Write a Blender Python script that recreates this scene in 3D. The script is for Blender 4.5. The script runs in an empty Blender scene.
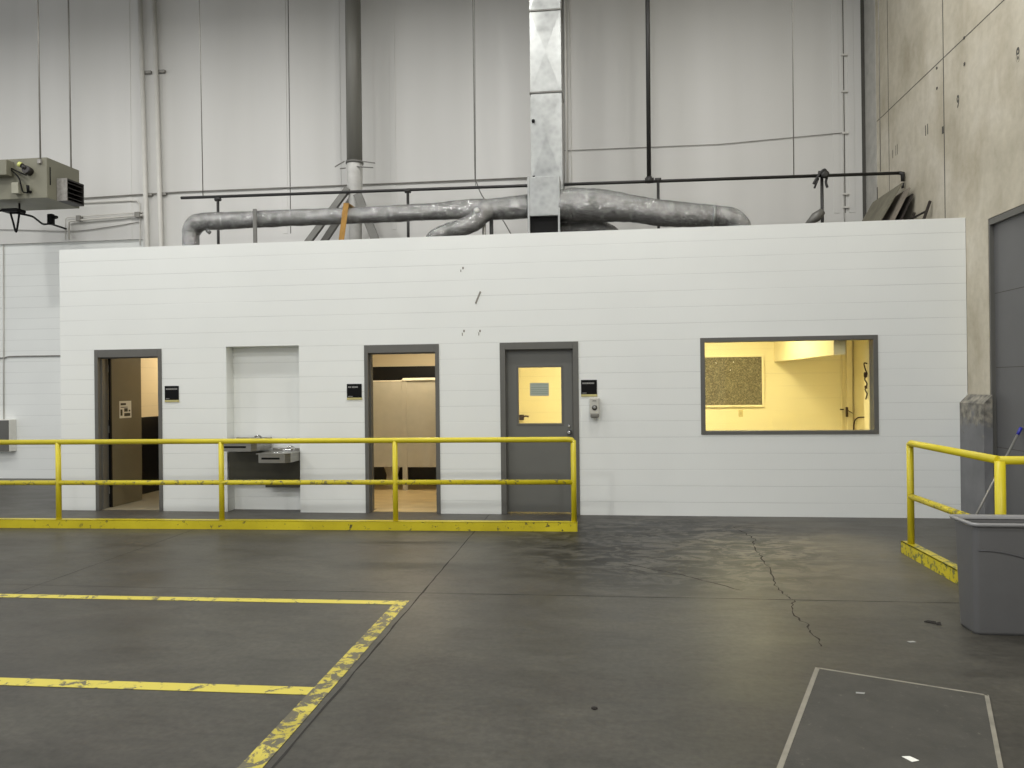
import bpy, bmesh, math, random
from mathutils import Vector, Matrix, noise
random.seed(7)
col = bpy.context.scene.collection
scn = bpy.context.scene

# ------------------------------------------------------------------ materials
def s2l(c):
    return tuple(((v/255)/12.92 if v/255 <= .04045 else ((v/255+.055)/1.055)**2.4) for v in c)
def nn(t, kind, **kw):
    n = t.nodes.new(kind)
    for k, v in kw.items(): setattr(n, k, v)
    return n
def base_mat(name, color=(200,200,200), rough=.5, metal=0.0):
    m = bpy.data.materials.new(name); m.use_nodes = True
    t = m.node_tree; b = t.nodes['Principled BSDF']
    b.inputs['Base Color'].default_value = (*s2l(color), 1)
    b.inputs['Roughness'].default_value = rough
    b.inputs['Metallic'].default_value = metal
    return m, t, b
def ramp(t, src, stops):
    r = nn(t, 'ShaderNodeValToRGB'); t.links.new(src, r.inputs[0])
    e = r.color_ramp.elements
    while len(e) < len(stops): e.new(.5)
    for el, (p, c) in zip(e, stops):
        el.position = p; el.color = (*c, 1) if len(c) == 3 else c
    return r.outputs[0]
def noise_tex(t, vec, scale, detail=4, rough=.55, dist=0.0, stretch=None):
    if stretch:
        mp = nn(t, 'ShaderNodeMapping'); t.links.new(vec, mp.inputs[0]); mp.inputs['Scale'].default_value = stretch
        vec = mp.outputs[0]
    n = nn(t, 'ShaderNodeTexNoise'); t.links.new(vec, n.inputs['Vector'])
    n.inputs['Scale'].default_value = scale; n.inputs['Detail'].default_value = detail
    n.inputs['Roughness'].default_value = rough; n.inputs['Distortion'].default_value = dist
    return n.outputs['Fac']
def mix(t, fac, a, b, mode='MIX'):
    m = nn(t, 'ShaderNodeMix', data_type='RGBA', blend_type=mode)
    for sock, v in ((m.inputs[0], fac), (m.inputs[6], a), (m.inputs[7], b)):
        if isinstance(v, (int, float)): sock.default_value = v
        elif isinstance(v, tuple): sock.default_value = (*v, 1)
        else: t.links.new(v, sock)
    return m.outputs[2]
def math_n(t, op, a, b=None, c=None):
    m = nn(t, 'ShaderNodeMath', operation=op)
    for i, v in enumerate((a, b, c)):
        if v is None: continue
        if isinstance(v, (int, float)): m.inputs[i].default_value = v
        else: t.links.new(v, m.inputs[i])
    return m.outputs[0]
def bump(t, b, h, strength=.3, dist=.01):
    n = nn(t, 'ShaderNodeBump'); t.links.new(h, n.inputs['Height'])
    n.inputs['Strength'].default_value = strength; n.inputs['Distance'].default_value = dist
    t.links.new(n.outputs[0], b.inputs['Normal'])
def world_pos(t):
    return nn(t, 'ShaderNodeNewGeometry').outputs['Position']
def simple(name, color, rough=.5, metal=0.0, var=.12, scale=6, bmp=0.0, stretch=None):
    m, t, b = base_mat(name, color, rough, metal)
    v = nn(t, 'ShaderNodeTexCoord').outputs['Object']
    f = noise_tex(t, v, scale, stretch=stretch)
    c = s2l(color)
    out = ramp(t, f, [(.3, tuple(x*(1-var) for x in c)), (.7, tuple(min(1, x*(1+var)) for x in c))])
    t.links.new(out, b.inputs['Base Color'])
    if bmp: bump(t, b, noise_tex(t, v, scale*6), bmp, .004)
    return m

def block_mat(name, color, joint=.93, rough=.45, bmp=.35):
    """painted concrete block: 16x8 inch courses laid out in world metres"""
    m, t, b = base_mat(name, color, rough)
    pos = world_pos(t)
    sp = nn(t, 'ShaderNodeSeparateXYZ'); t.links.new(pos, sp.inputs[0])
    u = math_n(t, 'ADD', sp.outputs[0], sp.outputs[1])
    cb = nn(t, 'ShaderNodeCombineXYZ'); t.links.new(u, cb.inputs[0]); zc = math_n(t, 'ADD', sp.outputs[2], .034); t.links.new(zc, cb.inputs[1])
    wob = noise_tex(t, pos, 1.3, 2)
    br = nn(t, 'ShaderNodeTexBrick'); br.offset = .5; t.links.new(cb.outputs[0], br.inputs['Vector'])
    br.inputs['Scale'].default_value = 1; br.inputs['Brick Width'].default_value = .4064
    br.inputs['Row Height'].default_value = .2032; br.inputs['Mortar Size'].default_value = .005
    br.inputs['Mortar Smooth'].default_value = .6; br.inputs['Bias'].default_value = 0
    fac = br.outputs['Fac']
    # horizontal courses read stronger than the filled head joints
    mz = math_n(t, 'MODULO', zc, .2032)
    d = math_n(t, 'MINIMUM', mz, math_n(t, 'SUBTRACT', .2032, mz))
    row = math_n(t, 'LESS_THAN', d, .0048)
    patch = ramp(t, noise_tex(t, pos, 1.7, 3, .6, 0, (.35, 1, 2.2)), [(.33, (.15,)*3), (.6, (1,)*3)])
    f2 = math_n(t, 'ADD', math_n(t, 'MULTIPLY', row, .75), math_n(t, 'MULTIPLY', fac, .05))
    f3 = math_n(t, 'MULTIPLY', f2, patch)
    c = s2l(color)
    big = ramp(t, noise_tex(t, pos, .6, 3), [(.3, tuple(x*.965 for x in c)), (.7, tuple(min(1, x*1.02) for x in c))])
    colr = mix(t, f3, big, tuple(x*joint for x in c))
    # scuffs low on the wall, where carts and mops reach
    t.links.new(colr, b.inputs['Base Color'])
    h = math_n(t, 'SUBTRACT', math_n(t, 'MULTIPLY', noise_tex(t, pos, 60, 3), .25), math_n(t, 'MULTIPLY', f2, .8))
    h = math_n(t, 'ADD', h, math_n(t, 'MULTIPLY', wob, .5))
    bump(t, b, h, bmp, .006)
    return m

M = {}
M['block'] = block_mat('white_painted_block', (229,231,227), joint=.78)
M['block_tan'] = block_mat('tan_painted_block', (222,208,176), joint=.85, bmp=.2)
M['block_office'] = block_mat('cream_painted_block', (238,226,180), joint=.86, bmp=.2)
M['black_tile'] = simple('black_glazed_tile', (14,15,18), .3)
M['frame'] = simple('grey_steel_paint', (94,93,88), .45, var=.06)
M['doorgrey'] = simple('grey_door_paint', (102,102,97), .42, var=.05, scale=2)
M['dooroliv'] = simple('olive_grey_door_paint', (104,98,78), .45, var=.1, scale=2)
M['seam'] = simple('dark_joint', (78,76,70), .8)
M['black'] = simple('black_matte', (12,12,12), .55)
M['black'].node_tree.nodes['Principled BSDF'].inputs['Specular IOR Level'].default_value = .15
M['blackiron'] = simple('black_iron_pipe', (38,37,35), .5)
M['white'] = simple('white_plastic', (222,220,212), .4, var=.04)
M['whitepipe'] = simple('white_painted_pipe', (206,204,197), .5, var=.04)
M['greyconduit'] = simple('grey_conduit', (138,136,130), .45, .3)
M['paper'] = simple('paper', (214,212,200), .8, var=.04)
M['ink'] = simple('dark_ink', (60,56,44), .8)
M['gold'] = simple('gold_strip', (190,180,122), .35, .2)
M['steel'] = simple('brushed_steel', (150,148,142), .32, .85, var=.1, scale=8, stretch=(1,1,12))
M['steel_dark'] = simple('dark_laminated_steel', (62,60,48), .4, .15)
M['chrome'] = simple('chrome', (205,205,205), .15, 1.0, var=.02)
M['beige_panel'] = simple('beige_partition_laminate', (176,170,152), .4, var=.05)
M['cream_edge'] = simple('cream_edge_trim', (236,230,205), .4)
M['cream'] = simple('cream_paint', (236,224,180), .5, var=.04)
M['darkbrown'] = simple('dark_brown', (64,44,26), .7)
M['brown'] = simple('weathered_board', (112,108,92), .8, var=.2)
M['board_dark'] = simple('dark_board', (44,38,32), .8, var=.2)
M['board_mid'] = simple('grey_brown_board', (128,120,108), .75, var=.15)
M['heater'] = simple('olive_grey_enamel', (118,116,100), .5, var=.08, scale=3)
M['heater_dark'] = simple('dark_louvre', (34,30,27), .5)
M['galv_spec'] = simple('galvanised_flange', (150,147,142), .5, .4, var=.25, scale=14)
M['strap'] = simple('ochre_strap', (158,118,52), .7, var=.2, scale=12)
M['column'] = simple('dark_grey_steel', (118,117,110), .5, .1, var=.12, scale=2, stretch=(4,4,.4))
M['column_grey'] = simple('grey_corner_strip', (172,170,163), .7, var=.12, scale=6)
M['mark'] = simple('scuff_grey', (140,136,128), .8)
M['wrap'] = simple('white_wrap', (196,195,190), .6, var=.12)
M['strut'] = simple('grey_angle_iron', (112,111,106), .5, .4)
M['bin'] = simple('grey_bin_plastic', (98,98,98), .42, var=.04, bmp=.05)
M['binrim'] = simple('grey_bin_rim', (138,138,138), .4, var=.04)
M['blue'] = simple('blue_grip', (38,42,150), .4)
M['scrap'] = simple('white_scrap', (232,232,224), .8, var=.03)
M['leaf'] = simple('dark_debris', (30,26,22), .9)
M['rooftop'] = simple('roof_membrane', (90,88,84), .9)
M['ceil'] = simple('ceiling_deck', (120,118,112), .8)
M['tanfloor'] = simple('tan_restroom_floor', (190,168,122), .35, var=.14, scale=2.5, stretch=(1,2.5,1))
M['greyfloor'] = simple('grey_restroom_floor', (130,124,106), .35, var=.14, scale=3)
M['porcelain'] = simple('porcelain', (226,222,208), .2, var=.02)
M['cap'] = simple('yellow_green_cap', (200,205,120), .4)

# lettering / dispenser details
M['label_grey'] = simple('grey_lettering', (150,150,146), .6)

# corkboard
m, t, b = base_mat('tweed_board', (112,98,52), .9)
v = nn(t, 'ShaderNodeTexCoord').outputs['Object']
t.links.new(ramp(t, noise_tex(t, v, 55, 5, .8), [(.35, s2l((74,68,48))), (.52, s2l((112,104,78))), (.68, s2l((170,162,128)))]), b.inputs['Base Color'])
M['cork'] = m

# concrete (right wall)
m, t, b = base_mat('raw_concrete', (178,172,156), .8)
pos = world_pos(t)
n1 = noise_tex(t, pos, .9, 6, .62); n2 = noise_tex(t, pos, 2.0, 5, .6, .3, (1, 1.2, .5)); n3 = noise_tex(t, pos, 9, 4, .6)
c1 = ramp(t, n1, [(.3, s2l((174,167,149))), (.5, s2l((192,185,167))), (.72, s2l((208,202,188)))])
c2 = ramp(t, n2, [(.30, (.84,.82,.78)), (.55, (1,1,1)), (.75, (1.04,1.04,1.03))])
c3 = ramp(t, n3, [(.3, (.9,.9,.89)), (.6, (1,1,1))])
t.links.new(mix(t, 1.0, mix(t, 1.0, c1, c2, 'MULTIPLY'), c3, 'MULTIPLY'), b.inputs['Base Color'])
bump(t, b, n3, .25, .01)
M['concrete'] = m

# weathered grey guard paint over concrete
m, t, b = base_mat('worn_grey_guard', (104,104,104), .6)
pos = world_pos(t)
sp = nn(t, 'ShaderNodeSeparateXYZ'); t.links.new(pos, sp.inputs[0])
n1 = noise_tex(t, pos, 7, 6, .65)
hz = math_n(t, 'MULTIPLY', math_n(t, 'SUBTRACT', sp.outputs[2], 1.0), .8)
wear = ramp(t, math_n(t, 'ADD', n1, hz), [(.55, (0,0,0)), (.72, (1,1,1))])
gc = ramp(t, noise_tex(t, pos, 3, 5), [(.3, s2l((100,101,102))), (.7, s2l((118,118,119)))])
oc = ramp(t, noise_tex(t, pos, 12, 5), [(.35, s2l((84,82,76))), (.65, s2l((148,143,130)))])
t.links.new(mix(t, wear, gc, oc), b.inputs['Base Color'])
M['guard'] = m

# upper wall panels
m, t, b = base_mat('white_insulated_panel', (196,195,190), .55)
pos = world_pos(t)
n1 = noise_tex(t, pos, .5, 3, .5, 0, (2.0, 1, .18))
t.links.new(ramp(t, n1, [(.3, s2l((202,201,196))), (.7, s2l((213,212,208)))]), b.inputs['Base Color'])
bump(t, b, noise_tex(t, pos, .8, 2, .5, 0, (1, 1, .3)), .12, .05)
M['panel'] = m

# galvanised duct
m, t, b = base_mat('galvanised_sheet', (176,178,176), .36, .8)
v = nn(t, 'ShaderNodeTexCoord').outputs['Object']
vo = nn(t, 'ShaderNodeTexVoronoi'); vo.inputs['Scale'].default_value = 14; t.links.new(v, vo.inputs['Vector'])
n1 = noise_tex(t, v, 3, 4)
g = mix(t, .2, ramp(t, n1, [(.3, s2l((140,142,140))), (.7, s2l((168,170,167)))]), ramp(t, vo.outputs['Distance'], [(0, s2l((150,150,148))), (1, s2l((215,215,212)))]))
t.links.new(g, b.inputs['Base Color'])
t.links.new(ramp(t, n1, [(.3, (.3,)*3), (.7, (.5,)*3)]), b.inputs['Roughness'])
M['galv'] = m

# foil wrapped duct
m, t, b = base_mat('foil_wrap', (176,176,174), .24, .97)
v = nn(t, 'ShaderNodeTexCoord').outputs['Object']
n1 = noise_tex(t, v, 9, 6, .75, .6); n2 = noise_tex(t, v, 26, 5, .75, .8)
t.links.new(ramp(t, n1, [(.3, s2l((124,124,122))), (.5, s2l((156,156,154))), (.7, s2l((205,205,203)))]), b.inputs['Base Color'])
h = math_n(t, 'ADD', n1, math_n(t, 'MULTIPLY', n2, .5))
bump(t, b, h, 1.0, .03)
M['foil'] = m

# safety yellow with chips
def yellow(name, chips=.62, dirt=(96,74,48), scale=9):
    m, t, b = base_mat(name, (212,196,30), .38)
    pos = world_pos(t)
    base = ramp(t, noise_tex(t, pos, 2.2, 4), [(.3, s2l((190,174,24))), (.7, s2l((212,196,36)))])
    msk = ramp(t, noise_tex(t, pos, scale, 6, .72, .3), [(chips, (0,0,0)), (chips+.03, (1,1,1))])
    t.links.new(mix(t, msk, base, s2l(dirt)), b.inputs['Base Color'])
    return m
M['yellow'] = yellow('safety_yellow_pipe', .70)
M['yellow_curb'] = yellow('safety_yellow_kick_plate', .60, (88,84,44), 14)
M['yellow_worn'] = yellow('scraped_yellow_pipe', .56, (120,112,60), 16)
M['yellow_old'] = yellow('worn_yellow_kick_plate', .52, (112,112,60), 12)

# floor
m, t, b = base_mat('sealed_concrete_floor', (92,91,84), .3)
pos = world_pos(t)
sp = nn(t, 'ShaderNodeSeparateXYZ'); t.links.new(pos, sp.inputs[0])
n1 = noise_tex(t, pos, .55, 6, .6, .3); n2 = noise_tex(t, pos, 2.3, 6, .65, .5, (.6, 1.3, 1)); n3 = noise_tex(t, pos, 26, 4, .6)
c1 = ramp(t, n1, [(.3, s2l((62,59,55))), (.5, s2l((73,71,65))), (.72, s2l((84,82,75)))])
c2 = ramp(t, n2, [(.3, (.74,.74,.74)), (.55, (1,1,1)), (.75, (1.12,1.11,1.09))])
c3 = ramp(t, n3, [(.3, (.78,)*3), (.7, (1.14,)*3)])
n4 = noise_tex(t, pos, 5.5, 6, .7, .7, (.6, 1.5, 1)); c4 = ramp(t, n4, [(.33, (.82,)*3), (.5, (1,)*3), (.68, (1.1,1.09,1.07))])
base = mix(t, 1, mix(t, 1, mix(t, 1, c1, c2, 'MULTIPLY'), c3, 'MULTIPLY'), c4, 'MULTIPLY')
def blob(cx, cy, rx, ry, soft=.6):
    dx = math_n(t, 'DIVIDE', math_n(t, 'SUBTRACT', sp.outputs[0], cx), rx)
    dy = math_n(t, 'DIVIDE', math_n(t, 'SUBTRACT', sp.outputs[1], cy), ry)
    d = math_n(t, 'SQRT', math_n(t, 'ADD', math_n(t, 'MULTIPLY', dx, dx), math_n(t, 'MULTIPLY', dy, dy)))
    return ramp(t, d, [(1-soft, (1,)*3), (1, (0,)*3)])
# tan worn concrete in front of the window, dark grime patches beside it
tan = math_n(t, 'MULTIPLY', blob(1.9, 7.6, 1.5, 2.1, .8), ramp(t, noise_tex(t, pos, 1.6, 5, .65, .6), [(.3, (.25,)*3), (.6, (1,)*3)]))
base = mix(t, math_n(t, 'MULTIPLY', tan, .7), base, s2l((116,109,93)))
gr = noise_tex(t, pos, 3.6, 8, .75, 1.2, (.7, 1.25, 1))
grime = math_n(t, 'MULTIPLY', blob(.6, 7.9, 2.0, 2.3, .5), ramp(t, gr, [(.455, (0,)*3), (.515, (1,)*3)]))
base = mix(t, math_n(t, 'MULTIPLY', grime, .9), base, s2l((14,13,11)))
grime2 = math_n(t, 'MULTIPLY', blob(2.9, 4.3, 1.3, 1.2, .8), ramp(t, noise_tex(t, pos, 3.1, 6, .7, .8), [(.5, (0,)*3), (.6, (1,)*3)]))
base = mix(t, math_n(t, 'MULTIPLY', grime2, .35), base, s2l((60,57,50)))
grime3 = math_n(t, 'MULTIPLY', blob(-2.6, 8.0, 3.2, .55, .8), ramp(t, noise_tex(t, pos, 3.1, 6, .7, .8), [(.45, (0,)*3), (.6, (1,)*3)]))
base = mix(t, math_n(t, 'MULTIPLY', grime3, .35), base, s2l((60,58,52)))
t.links.new(base, b.inputs['Base Color'])
t.links.new(ramp(t, n2, [(.3, (.36,)*3), (.7, (.52,)*3)]), b.inputs['Roughness'])
bump(t, b, n2, .08, .01)
b.inputs['Specular IOR Level'].default_value = .27
M['floor'] = m
M['floor_crack'] = simple('floor_crack', (38,36,32), .9)

# worn floor paint
m, t, b = base_mat('worn_floor_paint', (196,182,62), .5)
pos = world_pos(t)
msk = ramp(t, noise_tex(t, pos, 11, 7, .75, .6), [(.475, (0,)*3), (.515, (1,)*3)])
pc = ramp(t, noise_tex(t, pos, 5, 5), [(.3, s2l((172,158,56))), (.7, s2l((198,184,76)))])
t.links.new(mix(t, msk, pc, s2l((92,88,70))), b.inputs['Base Color'])
M['paint_worn'] = m
m, t, b = base_mat('floor_paint', (214,200,72), .5)
pos = world_pos(t)
msk = ramp(t, noise_tex(t, pos, 9, 7, .75, .6), [(.55, (0,)*3), (.59, (1,)*3)])
t.links.new(mix(t, msk, s2l((198,184,74)), s2l((94,90,70))), b.inputs['Base Color'])
M['paint'] = m

# mat
m, t, b = base_mat('rubber_mat', (80,79,72), .75)
v = nn(t, 'ShaderNodeTexCoord').outputs['Object']
sp2 = ramp(t, noise_tex(t, v, 24, 6, .8), [(.62, (0,)*3), (.68, (1,)*3)])
mc = ramp(t, noise_tex(t, v, 3, 6, .7), [(.3, s2l((54,53,48))), (.7, s2l((72,70,64)))])
t.links.new(mix(t, math_n(t, 'MULTIPLY', sp2, .35), mc, s2l((128,124,112))), b.inputs['Base Color'])
bump(t, b, noise_tex(t, v, 120, 3, .6), .4, .004)
M['mat'] = m
M['mat_border'] = simple('light_mat_border', (132,128,116), .7, var=.2, scale=9)
M['notice'] = M['paper']

# glass: clear sheet with a Fresnel sheen
m = bpy.data.materials.new('window_glass'); m.use_nodes = True
t = m.node_tree; t.nodes.clear()
out = nn(t, 'ShaderNodeOutputMaterial'); mx = nn(t, 'ShaderNodeMixShader')
tr = nn(t, 'ShaderNodeBsdfTransparent'); gl = nn(t, 'ShaderNodeBsdfGlossy'); gl.inputs['Roughness'].default_value = .02
fr = nn(t, 'ShaderNodeFresnel'); fr.inputs['IOR'].default_value = 1.3
tr.inputs[0].default_value = (.95,.96,.95,1)
t.links.new(fr.outputs[0], mx.inputs[0]); t.links.new(tr.outputs[0], mx.inputs[1]); t.links.new(gl.outputs[0], mx.inputs[2])
t.links.new(mx.outputs[0], out.inputs[0])
M['glass'] = m

# ------------------------------------------------------------------ mesh builder
class MB:
    def __init__(s): s.bm = bmesh.new(); s.mi = 0
    def _fin(s, faces, smooth=False):
        for f in faces:
            f.material_index = s.mi; f.smooth = smooth
    def box(s, x0, x1, y0, y1, z0, z1, bev=0):
        b2 = bmesh.new(); bmesh.ops.create_cube(b2, size=1)
        for v in b2.verts:
            v.co = Vector(((x0+x1)/2 + v.co.x*(x1-x0), (y0+y1)/2 + v.co.y*(y1-y0), (z0+z1)/2 + v.co.z*(z1-z0)))
        if bev: bmesh.ops.bevel(b2, geom=b2.edges[:], offset=bev, segments=2, affect='EDGES', profile=.5)
        s._merge(b2); return s
    def _merge(s, b2):
        mp = {}
        for v in b2.verts: mp[v] = s.bm.verts.new(v.co)
        for f in b2.faces:
            try: nf = s.bm.faces.new([mp[v] for v in f.verts]); nf.material_index = s.mi; nf.smooth = f.smooth
            except ValueError: pass
        b2.free()
    def poly(s, pts, thick=None):
        """prism: list of 3D points extruded by vector thick"""
        a = [s.bm.verts.new(Vector(p)) for p in pts]
        fs = [s.bm.faces.new(a)]
        if thick is not None:
            d = Vector(thick); c = [s.bm.verts.new(Vector(p)+d) for p in pts]
            fs.append(s.bm.faces.new(c[::-1]))
            for i in range(len(a)):
                j = (i+1) % len(a); fs.append(s.bm.faces.new([a[i], c[i], c[j], a[j]]))
        s._fin(fs); return s
    def bar(s, p0, p1, w, h, up=(0,0,1)):
        """rectangular bar from p0 to p1"""
        p0, p1 = Vector(p0), Vector(p1); d = (p1-p0).normalized(); u = Vector(up)
        if abs(d.dot(u)) > .95: u = Vector((0,1,0))
        r = d.cross(u).normalized(); u = r.cross(d)
        q = [r*w/2+u*h/2, -r*w/2+u*h/2, -r*w/2-u*h/2, r*w/2-u*h/2]
        s.poly([p0+k for k in q], p1-p0); return s
    def tube(s, pts, r, seg=12, caps=True, wrinkle=0):
        pts = [Vector(p) for p in pts]; n = len(pts)
        rr = r if isinstance(r, (list, tuple)) else [r]*n
        rings = []; prev = None
        for i, p in enumerate(pts):
            if i == 0: d = pts[1]-pts[0]
            elif i == n-1: d = pts[-1]-pts[-2]
            else: d = (pts[i+1]-p).normalized() + (p-pts[i-1]).normalized()
            d.normalize()
            if prev is None:
                a = Vector((0,0,1)) if abs(d.z) < .9 else Vector((0,1,0))
                u = (a - d*a.dot(d)).normalized()
            else:
                u = (prev - d*prev.dot(d)).normalized()
            prev = u; w = d.cross(u)
            ring = []
            for k in range(seg):
                a = 2*math.pi*k/seg; q = rr[i]
                off = (u*math.cos(a)+w*math.sin(a))
                if wrinkle:
                    c = p + off*q
                    q *= 1 + wrinkle*(noise.noise(c*4.0)*.6 + noise.noise(c*11.0)*.5)
                ring.append(s.bm.verts.new(p + off*q))
            rings.append(ring)
        fs = []
        for i in range(n-1):
            for k in range(seg):
                j = (k+1) % seg
                fs.append(s.bm.faces.new([rings[i][k], rings[i][j], rings[i+1][j], rings[i+1][k]]))
        s._fin(fs, True)
        if caps: s._fin([s.bm.faces.new(rings[0][::-1]), s.bm.faces.new(rings[-1])])
        return s
    def lathe(s, c, prof, axis='z', seg=20):
        """prof: list of (radius, height along axis)"""
        ax = {'x': Vector((1,0,0)), 'y': Vector((0,1,0)), 'z': Vector((0,0,1))}[axis]; c = Vector(c)
        s.tube_like(c, ax, prof, seg); return s
    def tube_like(s, c, ax, prof, seg):
        a0 = Vector((0,0,1)) if abs(ax.z) < .9 else Vector((0,1,0)); u = (a0-ax*a0.dot(ax)).normalized(); w = ax.cross(u)
        rings = [[s.bm.verts.new(c+ax*h+(u*math.cos(2*math.pi*k/seg)+w*math.sin(2*math.pi*k/seg))*max(r, 1e-4)) for k in range(seg)] for r, h in prof]
        fs = []
        for i in range(len(rings)-1):
            for k in range(seg):
                j = (k+1) % seg; fs.append(s.bm.faces.new([rings[i][k], rings[i][j], rings[i+1][j], rings[i+1][k]]))
        s._fin(fs, True); s._fin([s.bm.faces.new(rings[0][::-1]), s.bm.faces.new(rings[-1])])
    def wall(s, u0, u1, z0, z1, a, b_, holes=(), axis='y'):
        """wall slab spanning u (x or y) and z, thickness a..b_ ; holes = (u0,u1,z0,z1)"""
        us = sorted({u0, u1, *[h[0] for h in holes], *[h[1] for h in holes]}); zs = sorted({z0, z1, *[h[2] for h in holes], *[h[3] for h in holes]})
        us = [u for u in us if u0 <= u <= u1]; zs = [z for z in zs if z0 <= z <= z1]
        def solid(i, j):
            if i < 0 or j < 0 or i >= len(us)-1 or j >= len(zs)-1: return False
            cu, cz = (us[i]+us[i+1])/2, (zs[j]+zs[j+1])/2
            return not any(h[0] < cu < h[1] and h[2] < cz < h[3] for h in holes)
        P = (lambda u, t_, z: Vector((u, t_, z))) if axis == 'y' else (lambda u, t_, z: Vector((t_, u, z)))
        cache = {}
        def V(u, t_, z):
            k = (u, t_, z)
            if k not in cache: cache[k] = s.bm.verts.new(P(u, t_, z))
            return cache[k]
        fs = []
        for i in range(len(us)-1):
            for j in range(len(zs)-1):
                if not solid(i, j): continue
                A, B, Z0, Z1 = us[i], us[i+1], zs[j], zs[j+1]
                fs.append(s.bm.faces.new([V(A,a,Z0), V(B,a,Z0), V(B,a,Z1), V(A,a,Z1)]))
                fs.append(s.bm.faces.new([V(A,b_,Z0), V(A,b_,Z1), V(B,b_,Z1), V(B,b_,Z0)]))
                if not solid(i-1, j): fs.append(s.bm.faces.new([V(A,a,Z0), V(A,a,Z1), V(A,b_,Z1), V(A,b_,Z0)]))
                if not solid(i+1, j): fs.append(s.bm.faces.new([V(B,a,Z0), V(B,b_,Z0), V(B,b_,Z1), V(B,a,Z1)]))
                if not solid(i, j-1): fs.append(s.bm.faces.new([V(A,a,Z0), V(A,b_,Z0), V(B,b_,Z0), V(B,a,Z0)]))
                if not solid(i, j+1): fs.append(s.bm.faces.new([V(A,a,Z1), V(B,a,Z1), V(B,b_,Z1), V(A,b_,Z1)]))
        s._fin(fs); return s
    def build(s, name, mats, parent=None, loc=None):
        if not isinstance(mats, (list, tuple)): mats = [mats]
        bmesh.ops.recalc_face_normals(s.bm, faces=s.bm.faces[:])
        cs = [v.co for v in s.bm.verts]
        lo = Vector([min(c[i] for c in cs) for i in range(3)]); hi = Vector([max(c[i] for c in cs) for i in range(3)])
        org = Vector(loc) if loc else Vector(((lo.x+hi.x)/2, (lo.y+hi.y)/2, lo.z))
        for v in s.bm.verts: v.co -= org
        me = bpy.data.meshes.new(name); s.bm.to_mesh(me); s.bm.free()
        for m_ in mats: me.materials.append(M[m_] if isinstance(m_, str) else m_)
        o = bpy.data.objects.new(name, me); col.objects.link(o)
        base = Vector((0,0,0)); p = parent
        while p is not None: base += p.location; p = p.parent
        o.parent = parent; o.location = org - base
        return o
def tag(o, label, cat, group=None, kind=None):
    o['label'] = label; o['category'] = cat
    if group: o['group'] = group
    if kind: o['kind'] = kind
    return o
def thing(name, label, cat, loc, group=None):
    o = bpy.data.objects.new(name, None); col.objects.link(o); o.location = loc; o.empty_display_size = .1
    return tag(o, label, cat, group)
def struct(o):
    o['kind'] = 'structure'; return o
def sempty(name, loc):
    o = bpy.data.objects.new(name, None); col.objects.link(o); o.location = loc; o['kind'] = 'structure'; return o
def smooth_path(pts, n=6):
    """Catmull-Rom through (x,y,z[,r]) tuples"""
    P = [Vector(p[:3]) for p in pts]; R = [p[3] if len(p) > 3 else 0 for p in pts]
    out = []; rr = []
    for i in range(len(P)-1):
        a, b_, c, d = P[max(i-1,0)], P[i], P[i+1], P[min(i+2,len(P)-1)]
        ra, rb, rc, rd = R[max(i-1,0)], R[i], R[i+1], R[min(i+2,len(P)-1)]
        for k in range(n):
            t_ = k/n
            f = lambda a, b, c, d: .5*((2*b)+(c-a)*t_+(2*a-5*b+4*c-d)*t_*t_+(3*b-a-3*c+d)*t_**3)
            out.append(f(a, b_, c, d)); rr.append(f(ra, rb, rc, rd))
    out.append(P[-1]); rr.append(R[-1])
    return out, rr

# ------------------------------------------------------------------ room shell
D0, D1 = 9.551, 9.75           # front and back faces of the block wall
XL, XR, ZT = -7.43, 4.325, 3.594
YB = 12.95                      # back wall of the hall
W = 4.33                        # concrete side wall plane

fl = MB(); fl.box(-16, W, -8, YB, -.12, 0)
fl.mi = 1
def strip(pts, w, z=.0012, jag=0):
    prev = None; q = []
    for i, p in enumerate(pts):
        a = pts[max(i-1,0)]; c = pts[min(i+1,len(pts)-1)]
        d = Vector((c[0]-a[0], c[1]-a[1])).normalized(); n_ = Vector((-d.y, d.x)); ww = w*(1+random.uniform(-jag, jag))/2
        q.append(((p[0]+n_.x*ww, p[1]+n_.y*ww, z), (p[0]-n_.x*ww, p[1]-n_.y*ww, z)))
    for i in range(len(q)-1): fl.poly([q[i][0], q[i+1][0], q[i+1][1], q[i][1]])
def jline(a, b_, n, amp):
    return [(a[0]+(b_[0]-a[0])*i/n+random.uniform(-amp, amp), a[1]+(b_[1]-a[1])*i/n+random.uniform(-amp, amp)) for i in range(n+1)]
strip(jline((-1.46,8.45), (-1.44,1.2), 60, .004), .013, jag=.35)
strip(jline((-1.46,9.5), (-1.46,8.6), 6, .002), .008)
strip(jline((-4.79,8.45), (-4.80,1.2), 40, .002), .006, jag=.3)
strip(jline((-9,5.86), (-2.6,5.87), 30, .002), .004)
strip(jline((-2.6,5.87), (2.62,5.935), 40, .003), .009, jag=.5)
crack = [(1.478,8.849),(1.55,8.4),(1.571,8.134),(1.51,7.95),(1.496,7.651),(1.47,7.3),(1.454,6.956),(1.40,6.55),(1.377,6.194),(1.40,6.05),(1.418,5.919),(1.36,5.7),(1.336,5.47),(1.37,5.3),(1.358,5.173),(1.35,5.0),(1.343,4.868)]
cr = []
for i in range(len(crack)-1):
    for k in range(5):
        t_ = k/5; cr.append((crack[i][0]*(1-t_)+crack[i+1][0]*t_+random.uniform(-.018,.018), crack[i][1]*(1-t_)+crack[i+1][1]*t_))
strip(cr, .009, jag=.7)
strip(jline((.17,7.0), (.62,6.65), 8, .008)+jline((.66,6.62), (1.08,6.15), 8, .008), .012, jag=.6)
struct(fl.build('floor', ['floor', 'floor_crack'], loc=(0,0,0)))

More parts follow.
